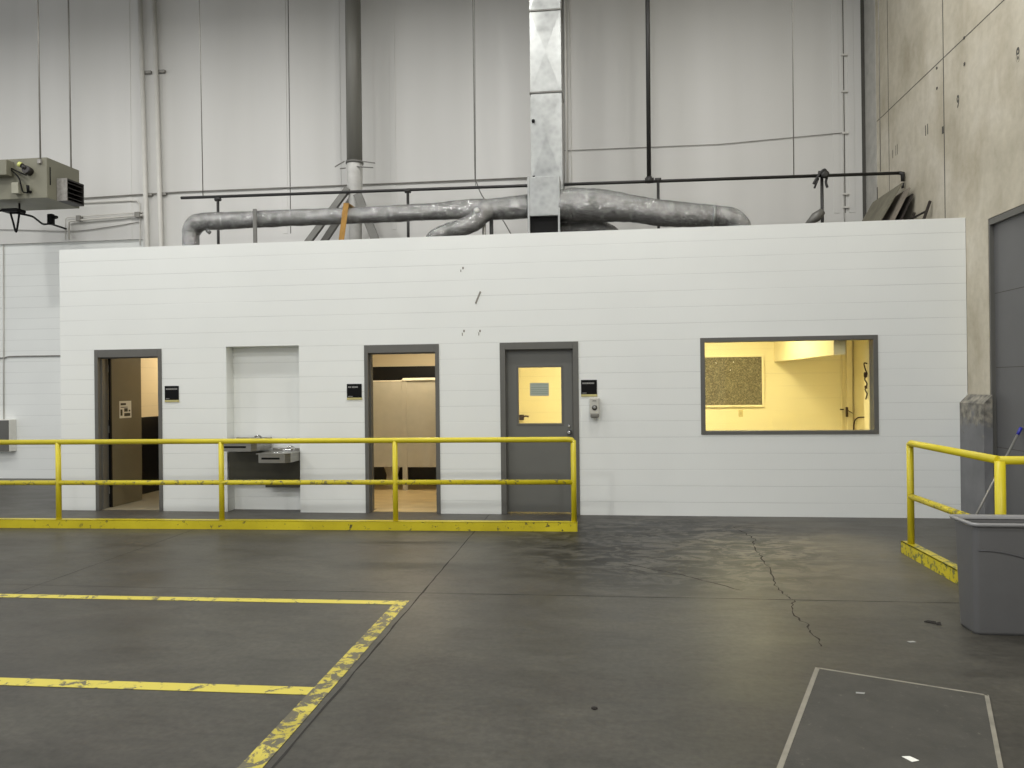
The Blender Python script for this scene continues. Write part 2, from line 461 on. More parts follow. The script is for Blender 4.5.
struct(MB().box(-16, W+.4, -8, YB+.3, 9.6, 9.8).build('ceiling', 'ceil'))

# back wall: blockwork below, insulated panels above with open joints
bw = MB(); bw.box(-16, -8.36, YB, YB+.3, 0, 4.42); bw.box(-8.36, W+.4, YB, YB+.3, 0, 3.3); bw.mi = 1; bw.box(-16, W+.4, YB-.05, YB+.3, 4.42, 9.6); bw.box(-8.36, W+.4, YB-.05, YB+.3, 3.3, 4.42)
bw.mi = 2
for x in (-5.521, -12.4, 3.99): bw.box(x-.007, x+.007, YB-.053, YB-.04, 4.42, 9.6)
bw.mi = 1
for x in (-8.62, -5.62, -4.62, -3.62, 3.86, 4.1): bw.box(x-.05, x+.05, YB-.058, YB-.04, 4.42, 9.6, .004)
bw.mi = 2; bw.box(4.265, 4.325, YB-.056, YB-.04, 3.4, 9.6)
struct(bw.build('wall_back', ['block', 'panel', 'seam'], loc=(0,YB,0)))

# concrete side wall with the big door opening
rw = MB(); rw.wall(-8, YB+.3, 0, 9.6, W, W+.3, [(4.9, 9.04, 0, 3.465)], axis='x')
rw.mi = 1
rw.box(W-.0015, W+.002, 10.08, 10.10, 3.4, 9.6); rw.box(W-.0015, W+.002, 11.915, 11.93, 3.4, 9.6)
rw.box(W-.0015, W+.002, -8, 12.4, 5.725, 5.738)
rw.mi = 2; rw.box(W-.012, W+.002, 12.42, 12.89, 3.4, 9.6)
rw.mi = 1
for y, z, h in ((10.12,4.83,.09), (9.53,5.42,.035), (10.27,5.42,.03), (10.27,5.68,.03), (12.42,4.59,.22), (9.53,5.731,.03)): rw.box(W-.01, W+.001, y-.014, y+.014, z-h/2, z+h/2, .003)
for y in (11.78, 11.66, 11.60): rw.box(W-.002, W+.001, y-.006, y+.006, 4.97, 5.09+.03*(y<11.7))
wr = struct(rw.build('wall_right', ['concrete', 'seam', 'column_grey'], loc=(W,0,0)))
def numeral(txt, y, z, size):
    cu = bpy.data.curves.new('n', 'FONT'); cu.body = txt; cu.size = size; cu.align_x = 'CENTER'; cu.extrude = .001; cu.offset = .005; cu.space_character = 1.1
    tmp = bpy.data.objects.new('n', cu); col.objects.link(tmp); bpy.context.view_layer.update()
    me = bpy.data.meshes.new_from_object(tmp.evaluated_get(bpy.context.evaluated_depsgraph_get()))
    bpy.data.objects.remove(tmp); me.materials.clear(); me.materials.append(M['seam'])
    o = bpy.data.objects.new('stencilled_numeral', me); col.objects.link(o); o.parent = wr
    R = Matrix(((0,0,-1),(-1,0,0),(0,1,0))).to_4x4()
    o.matrix_local = Matrix.Translation((-.0015, y, z)) @ R @ Matrix.Scale(.62, 4, (1,0,0))
numeral('8', 8.385, 4.96, .21); numeral('9', 9.71, 4.97, .21); numeral('11', 10.60, 4.93, .19)

# big grey door in the side wall
d5 = sempty('door_4', (4.40, 6.9, 0))
q = MB(); q.box(4.38, 4.42, 4.9, 9.04, 0, 3.465); q.mi = 1
for z in (.9, 1.79, 2.62): q.box(4.3785, 4.381, 4.9, 9.0, z-.004, z+.004)
q.build('door_panel', [simple('charcoal_door_paint', (94,94,94), .45, var=.06, scale=2), 'seam'], d5)
MB().box(4.335, 4.385, 4.9, 9.01, 3.39, 3.462).box(4.335, 4.385, 9.01, 9.037, 0, 3.462).build('door_frame', 'frame', d5)

# block room -------------------------------------------------------
holes = [(-6.92,-5.937,0,2.2), (-5.015,-3.995,0,2.215), (-3.10,-2.10,0,2.2), (-1.305,-.30,0,2.2), (1.211,3.312,1.013,2.214)]
wf = MB(); wf.wall(XL, XR, 0, ZT, D0, D1, holes)
wf.mi = 1
for x, z, w_, h in ((-1.771,3.174,.022,.03), (-1.80,3.14,.012,.03), (-1.767,2.361,.022,.03), (-1.79,2.32,.012,.04), (-1.558,2.357,.022,.03), (-1.575,2.32,.012,.04)):
    wf.box(x-w_/2, x+w_/2, D0-.003, D0+.002, z-h/2, z+h/2, .002)
wf.poly([(-1.535,D0-.004,2.86), (-1.555,D0-.004,2.87), (-1.62,D0-.004,2.72), (-1.605,D0-.004,2.70)], (0,.005,0))
struct(wf.build('wall_front', ['block', 'mark'], loc=(0,D0,0)))
struct(MB().wall(D1, YB-.001, 0, 3.45, XL, XL+.2, axis='x').build('wall_left', 'block'))
struct(MB().box(XL+.2, XR, D1, YB-.05, 3.3, 3.42).build('roof', 'rooftop'))
# niche
ni = MB(); ni.wall(-5.2, -3.93, 0, 2.7, D1, D1+.1)
struct(ni.build('wall_niche', 'block'))

# restroom behind door 1
g = MB(); g.wall(D1, 12.8, 1.215, 2.7, XL+.2, XL+.235, axis='x'); g.wall(XL+.2, -5.30, 1.215, 2.7, 12.7, 12.75)
g.mi = 1; g.wall(D1, 12.8, 0, 1.215, XL+.2, XL+.237, axis='x'); g.wall(XL+.2, -5.30, 0, 1.215, 12.695, 12.75)
g.mi = 0; g.wall(D1, 12.75, 0, 2.7, -5.30, -5.2, axis='x')
struct(g.build('wall_west', ['block_tan', 'black_tile']))
g = MB(); g.wall(-5.2, -1.62, 2.0, 2.7, 12.75, 12.8); g.mi = 1; g.wall(-5.2, -1.62, 0, 2.0, 12.745, 12.8)
g.mi = 0; g.wall(D1, 12.8, 0, 2.7, -1.72, -1.62, axis='x')
struct(g.build('wall_middle', ['block_tan', 'black_tile']))
struct(MB().box(XL+.2, XR, D1, 12.9, 2.7, 2.8).build('ceiling_inner', 'white'))
struct(MB().box(XL+.2, -5.3, D0+.05, 12.75, .0, .006).build('floor_west', 'greyfloor'))
struct(MB().box(-5.2, -1.72, D1+.11, 12.75, .0, .006).box(-3.045, -2.18, D0+.09, D1+.11, 0, .006).build('floor_middle', 'tanfloor'))
struct(MB().box(-1.62, 4.02, D1, 12.75, 0, .006).build('floor_office', 'greyfloor'))
g = MB(); g.wall(-1.62, 4.02, 0, 2.7, 12.7, 12.8); g.wall(D1, 12.7, 0, 2.7, 4.02, 4.12, axis='x')
struct(g.build('wall_office', 'block_office'))
struct(MB().poly([(2.79,12.70,1.985), (2.845,9.70,1.985), (2.985,9.70,1.985), (2.97,12.70,1.985)], (0,0,.715)).build('trim_1', 'cream'))

def frame(parent, x0, x1, zt, y0=D0-.012, y1=D1+.005, fw=.052, sill=None, hd=.105):
    if sill is not None: hd = fw
    m_ = MB(); zb = 0 if sill is None else sill
    m_.box(x0, x0+fw, y0, y1, zb, zt, .003); m_.box(x1-fw, x1, y0, y1, zb, zt, .003); m_.box(x0+fw, x1-fw, y0, y1, zt-hd, zt, .003)
    if sill is not None: m_.box(x0+fw, x1-fw, y0, y1, zb, zb+fw-.012, .003)
    else:
        m_.box(x0+fw, x0+fw+.014, y0+.07, y0+.13, 0, zt-hd); m_.box(x1-fw-.014, x1-fw, y0+.07, y0+.13, 0, zt-hd); m_.box(x0+fw, x1-fw, y0+.07, y0+.13, zt-hd-.014, zt-hd)
    return m_.build('door_frame' if sill is None else 'window_frame', 'frame', parent)

# door 1 : open inward, leaf standing at a right angle
d1 = sempty('door_1', (-6.44, D0, 0)); frame(d1, -6.92, -5.937, 2.203)
lf = MB().box(-6.885, -6.84, 9.79, 10.47, .012, 2.12, .002).build('door_leaf', 'dooroliv', d1)
for z in (.25, 1.1, 1.95):
    MB().tube([(-6.856,9.772,z-.05), (-6.856,9.772,z+.05)], .009, 8).box(-6.868, -6.86, 9.755, 9.80, z-.05, z+.05).build('hinge', 'greyconduit', lf)
MB().box(-6.868, -6.84, 9.757, 9.79, 0.01, 2.13).build('hinge_gap_shade', 'black', d1)  # black strip standing in for the shade in the open hinge gap
n = thing('paper_notice', 'small printed notice taped to the open olive door leaf', 'notice', (-6.84,10.09,1.24))
MB().box(-6.8395, -6.8375, 9.955, 10.225, 1.245, 1.49).build('sheet', 'paper', n)
q = MB()
for (a, b_, c, d) in ((9.98,10.10,1.43,1.46),(9.98,10.14,1.395,1.405),(10.06,10.14,1.335,1.385),(10.16,10.20,1.335,1.36),(10.06,10.20,1.27,1.315),(9.975,10.02,1.28,1.37)): q.box(-6.8376, -6.8365, a, b_, c, d)
q.build('printed_marks', 'ink', n)

# door 2 : open restroom doorway
d2 = sempty('door_2', (-2.61, D0, 0)); frame(d2, -3.10, -2.10, 2.2)
lf = MB().box(-2.172, -2.127, 9.80, 10.66, .012, 2.12, .002).build('door_leaf', 'dooroliv', d2)
for z in (.25, 1.1, 1.95): MB().tube([(-2.15,9.78,z-.05), (-2.15,9.78,z+.05)], .009, 8).build('hinge', 'greyconduit', lf)
# toilet partition seen through it
tp = thing('toilet_partition', 'beige toilet partition with pale headrail seen through the middle doorway', 'partition', (-3.1,11.6,0))
MB().box(-4.3, -3.16, 11.60, 11.63, .375, 1.735, .003).build('panel', 'beige_panel', tp)
MB().box(-3.08, -2.1, 11.60, 11.63, .375, 1.745, .003).build('panel', 'beige_panel', tp)
MB().box(-3.16, -3.08, 11.595, 11.635, 0, 1.765, .003).build('pilaster', 'beige_panel', tp)
MB().box(-3.14, -2.1, 11.585, 11.645, 1.745, 1.785, .003).build('headrail', 'cream_edge', tp)
MB().box(-4.3, -3.165, 11.597, 11.633, 1.735, 1.75, .002).build('edge_trim', 'cream_edge', tp)
# toilet behind it
tl = thing('toilet', 'toilet bowl glimpsed under the beige partition in the middle doorway', 'toilet', (-3.55,12.4,0))
q = MB(); q.lathe((-3.55,12.38,0), [(.13,0),(.11,.05),(.095,.16),(.13,.28),(.19,.38),(.2,.40),(.16,.405)]); q.build('bowl', 'porcelain', tl)
MB().lathe((-3.55,12.36,.405), [(.205,0),(.21,.015),(.2,.03),(.05,.03)]).build('seat', 'porcelain', tl)
MB().box(-3.75, -3.35, 12.56, 12.74, .40, .78, .015).build('tank', 'porcelain', tl)

# door 3 : closed steel door with a glass light
d3 = sempty('door_3', (-.815, D0, 0)); frame(d3, -1.305, -.30, 2.2, fw=.07, hd=.09)
gx0, gx1, gz0, gz1 = -1.081, -.522, 1.155, 1.882
lf = MB(); lf.wall(-1.232, -.373, .018, 2.107, 9.632, 9.676, [(gx0, gx1, gz0, gz1)]); lf = lf.build('door_leaf', 'doorgrey', d3)
q = MB(); e = .022
q.box(gx0-e, gx0+.004, 9.626, 9.68, gz0-e, gz1+e, .002).box(gx1-.004, gx1+e, 9.626, 9.68, gz0-e, gz1+e, .002).box(gx0, gx1, 9.626, 9.68, gz1-.004, gz1+e, .002).box(gx0, gx1, 9.626, 9.68, gz0-e, gz0+.004, .002)
q.build('glazing_bead', 'frame', lf)
MB().box(gx0+.004, gx1-.004, 9.652, 9.658, gz0+.004, gz1-.004).build('pane', 'glass', lf)
MB().lathe((-.43,9.632,1.045), [(.033,0),(.033,-.008),(.012,-.010),(.012,-.035),(.027,-.045),(.029,-.06),(.018,-.072)], 'y').build('knob', 'chrome', lf)
MB().lathe((-.43,9.632,1.12), [(.016,0),(.016,-.01),(.01,-.014)], 'y').build('lock_cylinder', 'chrome', lf)
n = thing('paper_sign', 'grey green paper sign taped behind the glass of the closed grey door', 'sign', (-.807,9.647,1.51))
MB().box(-.931, -.685, 9.648, 9.6515, 1.512, 1.68).build('sheet', simple('grey_green_paper', (168,176,164), .8, var=.05), n)
q = MB()
for z in (1.655, 1.62, 1.592, 1.565, 1.54): q.box(-.915, -.70, 9.6472, 9.6481, z-.003, z+.003)
q.build('printed_lines', simple('faint_green_print', (134,150,132), .8), n)

# window
w1 = sempty('window_1', (2.26, D0, 1.013)); frame(w1, 1.211, 3.312, 2.214, y1=9.68, sill=1.013, fw=.055)
MB().box(3.25, 3.312, 9.682, 9.86, 1.013, 2.2, .003).build('window_casing', 'cream', w1)
MB().box(1.262, 3.261, 9.66, 9.668, 1.055, 2.165).build('pane', 'glass', w1)

# ------------------------------------------------------------------ inside the office
bb = thing('bulletin_board', 'brown tweed bulletin board with pale frame on the yellow office wall', 'bulletin board', (2.0,12.69,1.28))
MB().box(1.44, 2.592, 12.68, 12.699, 1.28, 2.075).build('board', 'cork', bb)
q = MB(); q.box(1.41, 1.445, 12.665, 12.699, 1.25, 2.105, .003).box(2.588, 2.622, 12.665, 12.699, 1.25, 2.105, .003).box(1.44, 2.592, 12.665, 12.699, 1.25, 1.284, .003).box(1.44, 2.592, 12.665, 12.699, 2.071, 2.105, .003); q.build('frame', 'cream', bb)
q = MB()
for x, z in ((1.86,1.98), (2.14,1.99), (2.09,1.86), (1.55,1.83), (1.6,1.4)): q.tube([(x,12.681,z), (x,12.672,z)], .008, 8)
q.build('pushpins', 'scrap', bb)['kind'] = 'stuff'
n = thing('switch_plate', 'small cream cover plate below the bulletin board', 'switch plate', (2.25,12.69,1.08))
MB().box(2.215, 2.285, 12.69, 12.699, 1.09, 1.205, .003).build('plate', simple('tan_plate', (206,188,128), .5), n)
MB().box(2.238, 2.262, 12.684, 12.692, 1.13, 1.165, .002).build('toggle', simple('tan_toggle', (190,172,116), .5), n)
n = thing('wall_conduit', 'thin cream conduit running down the office wall right of the window centre', 'conduit', (3.83,12.68,0))
MB().tube([(3.835,12.675,0.01), (3.835,12.675,2.69)], .012, 10).build('conduit', 'cream', n)
q = MB()
for z in (.6, 1.2, 2.2): MB().box(3.81, 3.86, 12.66, 12.70, z-.01, z+.01, .003).build('strap', 'darkbrown', n)
n = thing('door_casing', 'upright cream corner casing at the right end of the office wall', 'casing', (3.965,12.66,0))
MB().box(3.905, 3.985, 12.64, 12.699, 0, 2.69, .004).build('casing', 'cream', n)
MB().box(3.885, 3.908, 12.60, 12.66, 1.08, 1.24, .003).tube([(3.90,12.61,1.19), (3.925,12.59,1.17), (3.965,12.57,1.14)], .007, 8).build('latch', 'darkbrown', n)
n = thing('tangled_cord', 'dark tangled cord hung inside the right jamb of the big window', 'cord', (3.235,9.73,1.42))
pts, _ = smooth_path([(3.25,9.73,1.87), (3.215,9.74,1.875), (3.225,9.73,1.80), (3.244,9.73,1.74), (3.216,9.73,1.68), (3.242,9.73,1.62), (3.22,9.73,1.55), (3.242,9.73,1.50), (3.225,9.73,1.43)])
MB().tube(pts, .008, 8).build('cord', 'darkbrown', n)
MB().box(3.208, 3.246, 9.72, 9.75, 1.70, 1.765, .01).build('plug', 'darkbrown', n)
MB().box(3.216, 3.244, 9.72, 9.75, 1.56, 1.60, .008).build('plug', 'darkbrown', n)
pts, _ = smooth_path([(4.01,11.9,1.10), (4.0,12.3,1.09), (3.99,12.50,1.05), (3.985,12.58,.95), (3.985,12.6,.75)])
tag(MB().tube(pts, .010, 8).build('bent_wire', 'darkbrown'), 'short dark wire bending down low behind the right window jamb', 'wire')
tag(MB().tube([(-1.37,12.69,1.1), (-1.37,12.62,1.1), (-1.30,12.60,1.13), (-1.24,12.60,1.12)], .014, 8).box(-1.41, -1.33, 12.66, 12.698, 1.06, 1.15, .006).build('wall_hook', 'darkbrown'), 'small dark hook low in the glass of the closed grey door', 'hook')

# ------------------------------------------------------------------ signs
def plaque(x0, z0, z1, label, lets, low):
    n_ = thing('room_sign', label, 'sign', (x0+.1, D0-.006, z0), 'black room signs beside the doors')
    MB().box(x0, x0+.2, D0-.010, D0-.0005, z0+.028, z1, .002).build('plate', 'black', n_)
    MB().box(x0, x0+.205, D0-.013, D0-.0005, z0, z0+.028, .002).build('gold_strip', 'gold', n_)
    q_ = MB(); x = x0+.018
    for w_ in lets:
        if w_ > 0: q_.box(x, x+w_, D0-.0115, D0-.009, z1-.052, z1-.032)
        x += abs(w_)+.004
    q_.build('lettering', 'label_grey', n_); q_ = MB(); x = x0+.018
    for w_ in low:
        q_.box(x, x+w_, D0-.0115, D0-.009, z0+.040, z0+.050); x += w_+.004
    q_.build('lettering', 'label_grey', n_)
plaque(-5.893, 1.478, 1.697, 'black sign with gold strip right of the leftmost doorway', (.012,.008,.01,.01,.012,.008,.01,.012,.01,.008,.01,.01), (.01,.008,.01,.008))
plaque(-3.338, 1.486, 1.695, 'black sign with gold strip left of the middle doorway', (.010,.009,.01,-.006,.01,.012,.009,.01,.01,.009), (.01,.008,.01,.009,.008))
plaque(-.270, 1.499, 1.710, 'black sign with gold strip above the sanitizer dispenser', (.009,.01,.01,.01,.012,.009,.01,.008,.01,.01,.009), (.01,.009,.01,.008))

sd = thing('sanitizer_dispenser', 'pale grey wall dispenser under the right hand black sign', 'dispenser', (-.10,D0-.05,1.23))
q = MB(); q.box(-.163, -.040, D0-.10, D0-.001, 1.275, 1.487, .014); q.build('housing', simple('dispenser_plastic', (188,186,176), .4, var=.03), sd)
MB().box(-.155, -.048, D0-.108, D0-.02, 1.232, 1.29, .016).build('push_lever', simple('dispenser_lever', (112,110,102), .35), sd)
MB().lathe((-.102,D0-.100,1.362), [(.034,0),(.034,-.004),(.001,-.005)], 'y', 16).build('emblem', simple('dispenser_emblem', (84,82,76), .5), sd)
MB().lathe((-.102,D0-.104,1.362), [(.016,0),(.016,-.004),(.001,-.005)], 'y', 16).build('mark', 'label_grey', sd); MB().box(-.125, -.08, D0-.1025, D0-.099, 1.442, 1.45).build('mark', 'ink', sd)
MB().lathe((-.102,D0-.06,1.206), [(.010,0),(.014,.02),(.016,.035)]).build('nozzle', 'white', sd)

# ------------------------------------------------------------------ drinking fountain
df = thing('drinking_fountain', 'two level stainless drinking fountain mounted in the wall recess', 'drinking fountain', (-4.51,9.5,.3))
MB().box(-5.0, -4.01, 9.57, 9.748, .43, .80, .003).box(-4.49, -4.01, 9.57, 9.748, .325, .431, .003).build('back_panel', 'steel_dark', df)
def basin(x0, x1, z0, z1, side):
    a, b_ = 9.20, 9.70
    q_ = MB(); q_.mi = 0
    prof = [(x0+.04,a), (x1-.05,a), (x1,a+.06), (x1,b_), (x0,b_), (x0,a+.04)]
    q_.poly([(x, y, z0) for x, y in prof], (0,0,z1-z0))
    bs = q_.build('basin', 'steel', df)
    MB().poly([(x, y, z1) for x, y in [(x0-.008,a-.012), (x1-.05,a-.012), (x1+.01,a+.055), (x1+.01,b_), (x0-.008,b_)]], (0,0,.012)).build('rim', 'steel', bs)
    MB().lathe(((x0+x1)/2, 9.43, z1+.012), [(.13,0),(.125,.004),(.10,.001),(.03,.0005)]).build('bowl_ring', 'chrome', bs)
    MB().box(x0+.06, x1-.12, a-.004, a+.01, z0+.045, z0+.07, .002).build('slot', 'black', bs)
    MB().tube(smooth_path([(x1-.10,9.60,z1), (x1-.10,9.60,z1+.05), (x1-.12,9.56,z1+.075), (x1-.15,9.52,z1+.06)])[0], .012, 10).build('spout', 'chrome', bs)
    MB().box((x0+x1)/2-.06, (x0+x1)/2+.06, 9.62, 9.69, z1+.01, z1+.03, .004).build('strainer_rail', 'chrome', bs)
    MB().box(x0, x1, 9.66, 9.712, z1, z1+.045, .004).build('backsplash', 'steel', bs)
basin(-4.94, -4.455, .838, .945, 0); basin(-4.425, -4.0, .69, .80, 1)

# ------------------------------------------------------------------ left guard railing
gr = thing('guard_railing', 'long yellow pipe guard railing in front of the doors', 'railing', (-4.5,8.53,0))
MB().box(-9.6, -.30, 8.462, 8.475, 0, .103, .002).box(-9.6, -.30, 8.462, 8.56, .094, .103, .002).box(-.31, -.298, 8.462, 8.56, 0, .103, .002).build('kick_plate', 'yellow_curb', gr)
for x in (-8.65, -6.535, -4.485, -2.392, -.335): MB().tube([(x,8.52,.0), (x,8.52,1.025)], .031, 16).build('post', 'yellow', gr)
MB().tube([(-9.6,8.52,1.03), (-.40,8.52,1.032), (-.355,8.52,1.028), (-.334,8.52,1.0)], [.031,.031,.031,.031], 16).build('top_rail', 'yellow', gr)
MB().tube([(-9.6,8.52,.535), (-.335,8.52,.550)], .029, 16).build('mid_rail', 'yellow_worn', gr)
gr.rotation_euler.z = .028; gr.location = (-4.5, 8.412, 0)

# right corner railing
gr = thing('corner_railing', 'yellow pipe railing turning the corner beside the grey bin', 'railing', (2.88,6.7,0))
for y, r in ((7.50,.031), (5.88,.036)): MB().tube([(2.88,y,0), (2.88,y,1.06)], r, 16).build('post', 'yellow', gr)
MB().tube([(4.31,5.88,0), (4.31,5.88,1.06)], .016, 8).build('wall_fixing', 'yellow', gr)
MB().tube([(2.88,7.50,1.05), (2.88,7.46,1.066), (2.88,5.90,1.066)], .031, 16).tube([(2.87,5.88,1.066), (4.31,5.88,1.066)], .031, 16).build('top_rail', 'yellow', gr)
MB().tube([(2.88,7.50,.562), (2.88,5.88,.565)], .029, 16).tube([(2.88,5.88,.565), (4.31,5.88,.565)], .029, 16).build('mid_rail', 'yellow_worn', gr)
MB().box(2.835, 2.848, 5.80, 7.63, 0, .115, .002).box(2.835, 2.925, 5.80, 7.63, .105, .115, .002).box(2.835, 4.32, 5.80, 5.813, 0, .115, .002).box(2.835, 2.925, 7.618, 7.63, 0, .115, .002).build('kick_plate', 'yellow_old', gr)

# concrete wheel guard at the wall corner
q = MB(); q.poly([(4.235,8.98,0), (4.235,8.98,1.385), (4.328,8.98,1.485), (4.328,8.98,0)], (0,.57,0))
tag(q.build('wall_guard', 'guard'), 'dark grey concrete guard with sloped top at the end of the block wall', 'guard')

# ------------------------------------------------------------------ bin and broom
bn = thing('waste_bin', 'tall grey plastic waste bin at the right edge', 'bin', (2.63,5.33,0))
def rring(x0, x1, y0, y1, r, z, n_=6):
    out_ = []
    for cx, cy, a0 in ((x1-r,y1-r,0), (x0+r,y1-r,90), (x0+r,y0+r,180), (x1-r,y0+r,270)):
        for k in range(n_+1):
            a = math.radians(a0+90*k/n_); out_.append((cx+r*math.cos(a), cy+r*math.sin(a), z))
    return out_
def loft(q_, rings, closed_bottom=True, top=False):
    R_ = [[q_.bm.verts.new(Vector(p)) for p in r] for r in rings]; n_ = len(R_[0]); fs = []
    for i in range(len(R_)-1):
        for k in range(n_): fs.append(q_.bm.faces.new([R_[i][k], R_[i][(k+1)%n_], R_[i+1][(k+1)%n_], R_[i+1][k]]))
    q_._fin(fs, True)
    if closed_bottom: q_._fin([q_.bm.faces.new(R_[0][::-1])])
    if top: q_._fin([q_.bm.faces.new(R_[-1])])
q = MB()
loft(q, [rring(2.39,2.93,5.21,5.43,.035,0.0), rring(2.386,2.935,5.206,5.435,.036,.02), rring(2.372,2.965,5.17,5.47,.038,.69), rring(2.371,2.967,5.168,5.472,.038,.72),
         rring(2.375,2.961,5.174,5.466,.036,.72), rring(2.379,2.957,5.181,5.46,.035,.69), rring(2.41,2.90,5.235,5.41,.03,.03), rring(2.5,2.8,5.3,5.38,.02,.03)], True, True)
q.build('body', 'bin', bn)
q = MB()
loft(q, [rring(2.364,2.972,5.162,5.477,.04,.708), rring(2.350,2.99,5.146,5.493,.044,.714), rring(2.346,2.994,5.142,5.498,.046,.726), rring(2.353,2.988,5.149,5.491,.044,.735), rring(2.377,2.955,5.181,5.46,.036,.731), rring(2.381,2.951,5.186,5.455,.035,.71)], False)
q.build('rim', 'binrim', bn)
pts = []
for k in range(15):
    u = k/14; x = 2.40+.50*u; z = .555-.15*(u**2)
    pts.append((x, 5.206-.0545*z-.001, z))
MB().tube(pts, .005, 8).build('moulded_arc', simple('bin_groove', (84,84,86), .5), bn)

bm_ = thing('push_broom', 'grey handled broom with blue tip leaning against the big grey door', 'broom', (3.55,8.12,0))
a, b_ = Vector((3.635,8.12,.06)), Vector((4.362,8.47,1.15))
dv = (b_-a)
MB().tube([a, a+dv*.93], .0115, 12).build('handle', 'greyconduit', bm_)
MB().tube([a+dv*.93, a+dv*.995, a+dv], [.016,.018,.008], 12).build('grip', 'blue', bm_)
MB().box(3.585, 3.745, 8.08, 8.15, .05, .08, .006).build('head', 'black', bm_)
q = MB()
for i in range(9):
    for j in range(3): q.box(3.588+i*.0175, 3.597+i*.0175, 8.088+j*.02, 8.096+j*.02, 0, .052)
q = q.build('bristles', 'blackiron', bm_); q['kind'] = 'stuff'

# ------------------------------------------------------------------ floor marks, mat, scraps
def marking(pts, matn, label):
    tag(MB().poly([(x, y, .0015) for x, y in pts], (0,0,.0015)).build('floor_marking', matn), label, 'floor marking', 'yellow floor markings')
marking([(-9.5,5.40), (-1.60,5.555), (-1.60,5.645), (-9.5,5.49)], 'paint', 'farther yellow line across the floor, toward the railing')
marking([(-9.5,3.745), (-1.60,3.885), (-1.60,3.985), (-9.5,3.845)], 'paint', 'nearer yellow line across the floor, crossing the lower left')
marking([(-1.60,5.66), (-1.60,1.2), (-1.485,1.2), (-1.50,5.66)], 'paint_worn', 'worn yellow line running toward the viewer along the floor joint')
mt = thing('floor_mat', 'dark rectangular mat with pale borders lying at the lower right', 'mat', (1.2,3.7,0))
ang = math.radians(-22.0); ex = Vector((math.cos(ang), math.sin(ang), 0)); ey = Vector((math.sin(-ang)*-1, math.cos(ang), 0)); ey = Vector((-ex.y, ex.x, 0))
c0 = Vector((1.204,4.51,0))
def mq(u0, u1, v0, v1, z): return [tuple(c0+ex*u+ey*(-v)+Vector((0,0,z))) for u, v in ((u0,v0), (u1,v0), (u1,v1), (u0,v1))]
MB().poly(mq(0,.84,0,1.9,.001), (0,0,.006)).build('mat_surface', 'mat', mt)
MB().poly(mq(-.004,.020,-.004,1.9,.0015), (0,0,.0075)).poly(mq(.824,.844,-.004,1.9,.0015), (0,0,.0075)).poly(mq(0,.84,-.006,.008,.0015), (0,0,.0075)).build('border', 'mat_border', mt)
tag(MB().poly([(1.285,3.475,.0085), (1.32,3.48,.0085), (1.345,3.445,.0085), (1.31,3.43,.0085)], (0,0,.002)).build('paper_scrap', 'scrap'), 'white scrap of paper lying on the dark mat', 'scrap')
tag(MB().poly([(1.315,4.17,.008), (1.36,4.165,.008), (1.35,4.15,.008), (1.31,4.155,.008)], (0,0,.003)).build('paper_fleck', 'label_grey'), 'tiny pale fleck near the far left corner of the mat', 'fleck')
tag(MB().poly([(1.90,5.03,.001), (1.94,5.04,.001), (1.95,5.02,.001), (1.91,5.01,.001)], (0,0,.003)).build('paper_fleck', 'label_grey'), 'tiny pale fleck on bare floor beyond the mat', 'fleck')
q = MB(); q.poly([(2.17,5.45,.002), (2.20,5.47,.004), (2.235,5.42,.012), (2.225,5.40,.004)], (0,0,.004)).poly([(2.22,5.42,.002), (2.255,5.40,.016), (2.25,5.37,.003), (2.23,5.385,.002)], (0,0,.004))
tag(q.build('debris', 'leaf'), 'small dark curled bit of debris left of the bin', 'debris')
tag(MB().lathe((-.06,3.86,.001), [(.017,0),(.016,.004),(.006,.006)]).build('bottle_cap', 'leaf'), 'small dark round cap on the floor right of the worn yellow line', 'cap')

# ------------------------------------------------------------------ on the roof of the block room
RZ = 3.42
fd = thing('foil_duct', 'long foil wrapped round duct left of the metal plenum box', 'duct', (-3.5,10.6,RZ))
P, R_ = smooth_path([(-6.10,10.6,RZ,.115), (-6.10,10.6,3.92,.122), (-6.085,10.6,4.03,.135), (-6.01,10.6,4.12,.14), (-5.87,10.6,4.155,.132), (-5.668,10.6,4.153,.128), (-5.088,10.6,4.154,.125), (-4.392,10.6,4.156,.121), (-3.721,10.6,4.154,.118), (-2.882,10.6,4.158,.119), (-2.292,10.6,4.171,.125), (-1.854,10.6,4.175,.15), (-1.565,10.6,4.165,.15), (-1.02,10.6,4.185,.17)], 10)
MB().tube(P, R_, 28, wrinkle=.10).build('main_run', 'foil', fd)
P, R_ = smooth_path([(-1.60,10.56,4.16,.15), (-1.70,10.50,4.05,.14), (-1.81,10.48,3.95,.128), (-1.98,10.46,3.885,.12), (-2.17,10.46,3.84,.112), (-2.33,10.46,3.77,.11), (-2.40,10.46,3.66,.11), (-2.41,10.46,RZ,.11)], 8)
MB().tube(P, R_, 24, wrinkle=.10).build('branch', 'foil', fd)
MB().lathe((-1.72,10.42,4.10), [(.02,0),(.045,-.03),(.04,-.06),(.01,-.07)], 'y', 10).build('foil_patch', 'wrap', fd)
MB().tube([(-5.80,10.52,4.03), (-5.76,10.46,3.98), (-5.72,10.46,3.95)], .03, 8, wrinkle=.3).build('loose_flap', 'foil', fd)
fd = thing('foil_duct', 'short thick foil wrapped duct sloping down right of the plenum box', 'duct', (.7,10.6,RZ))
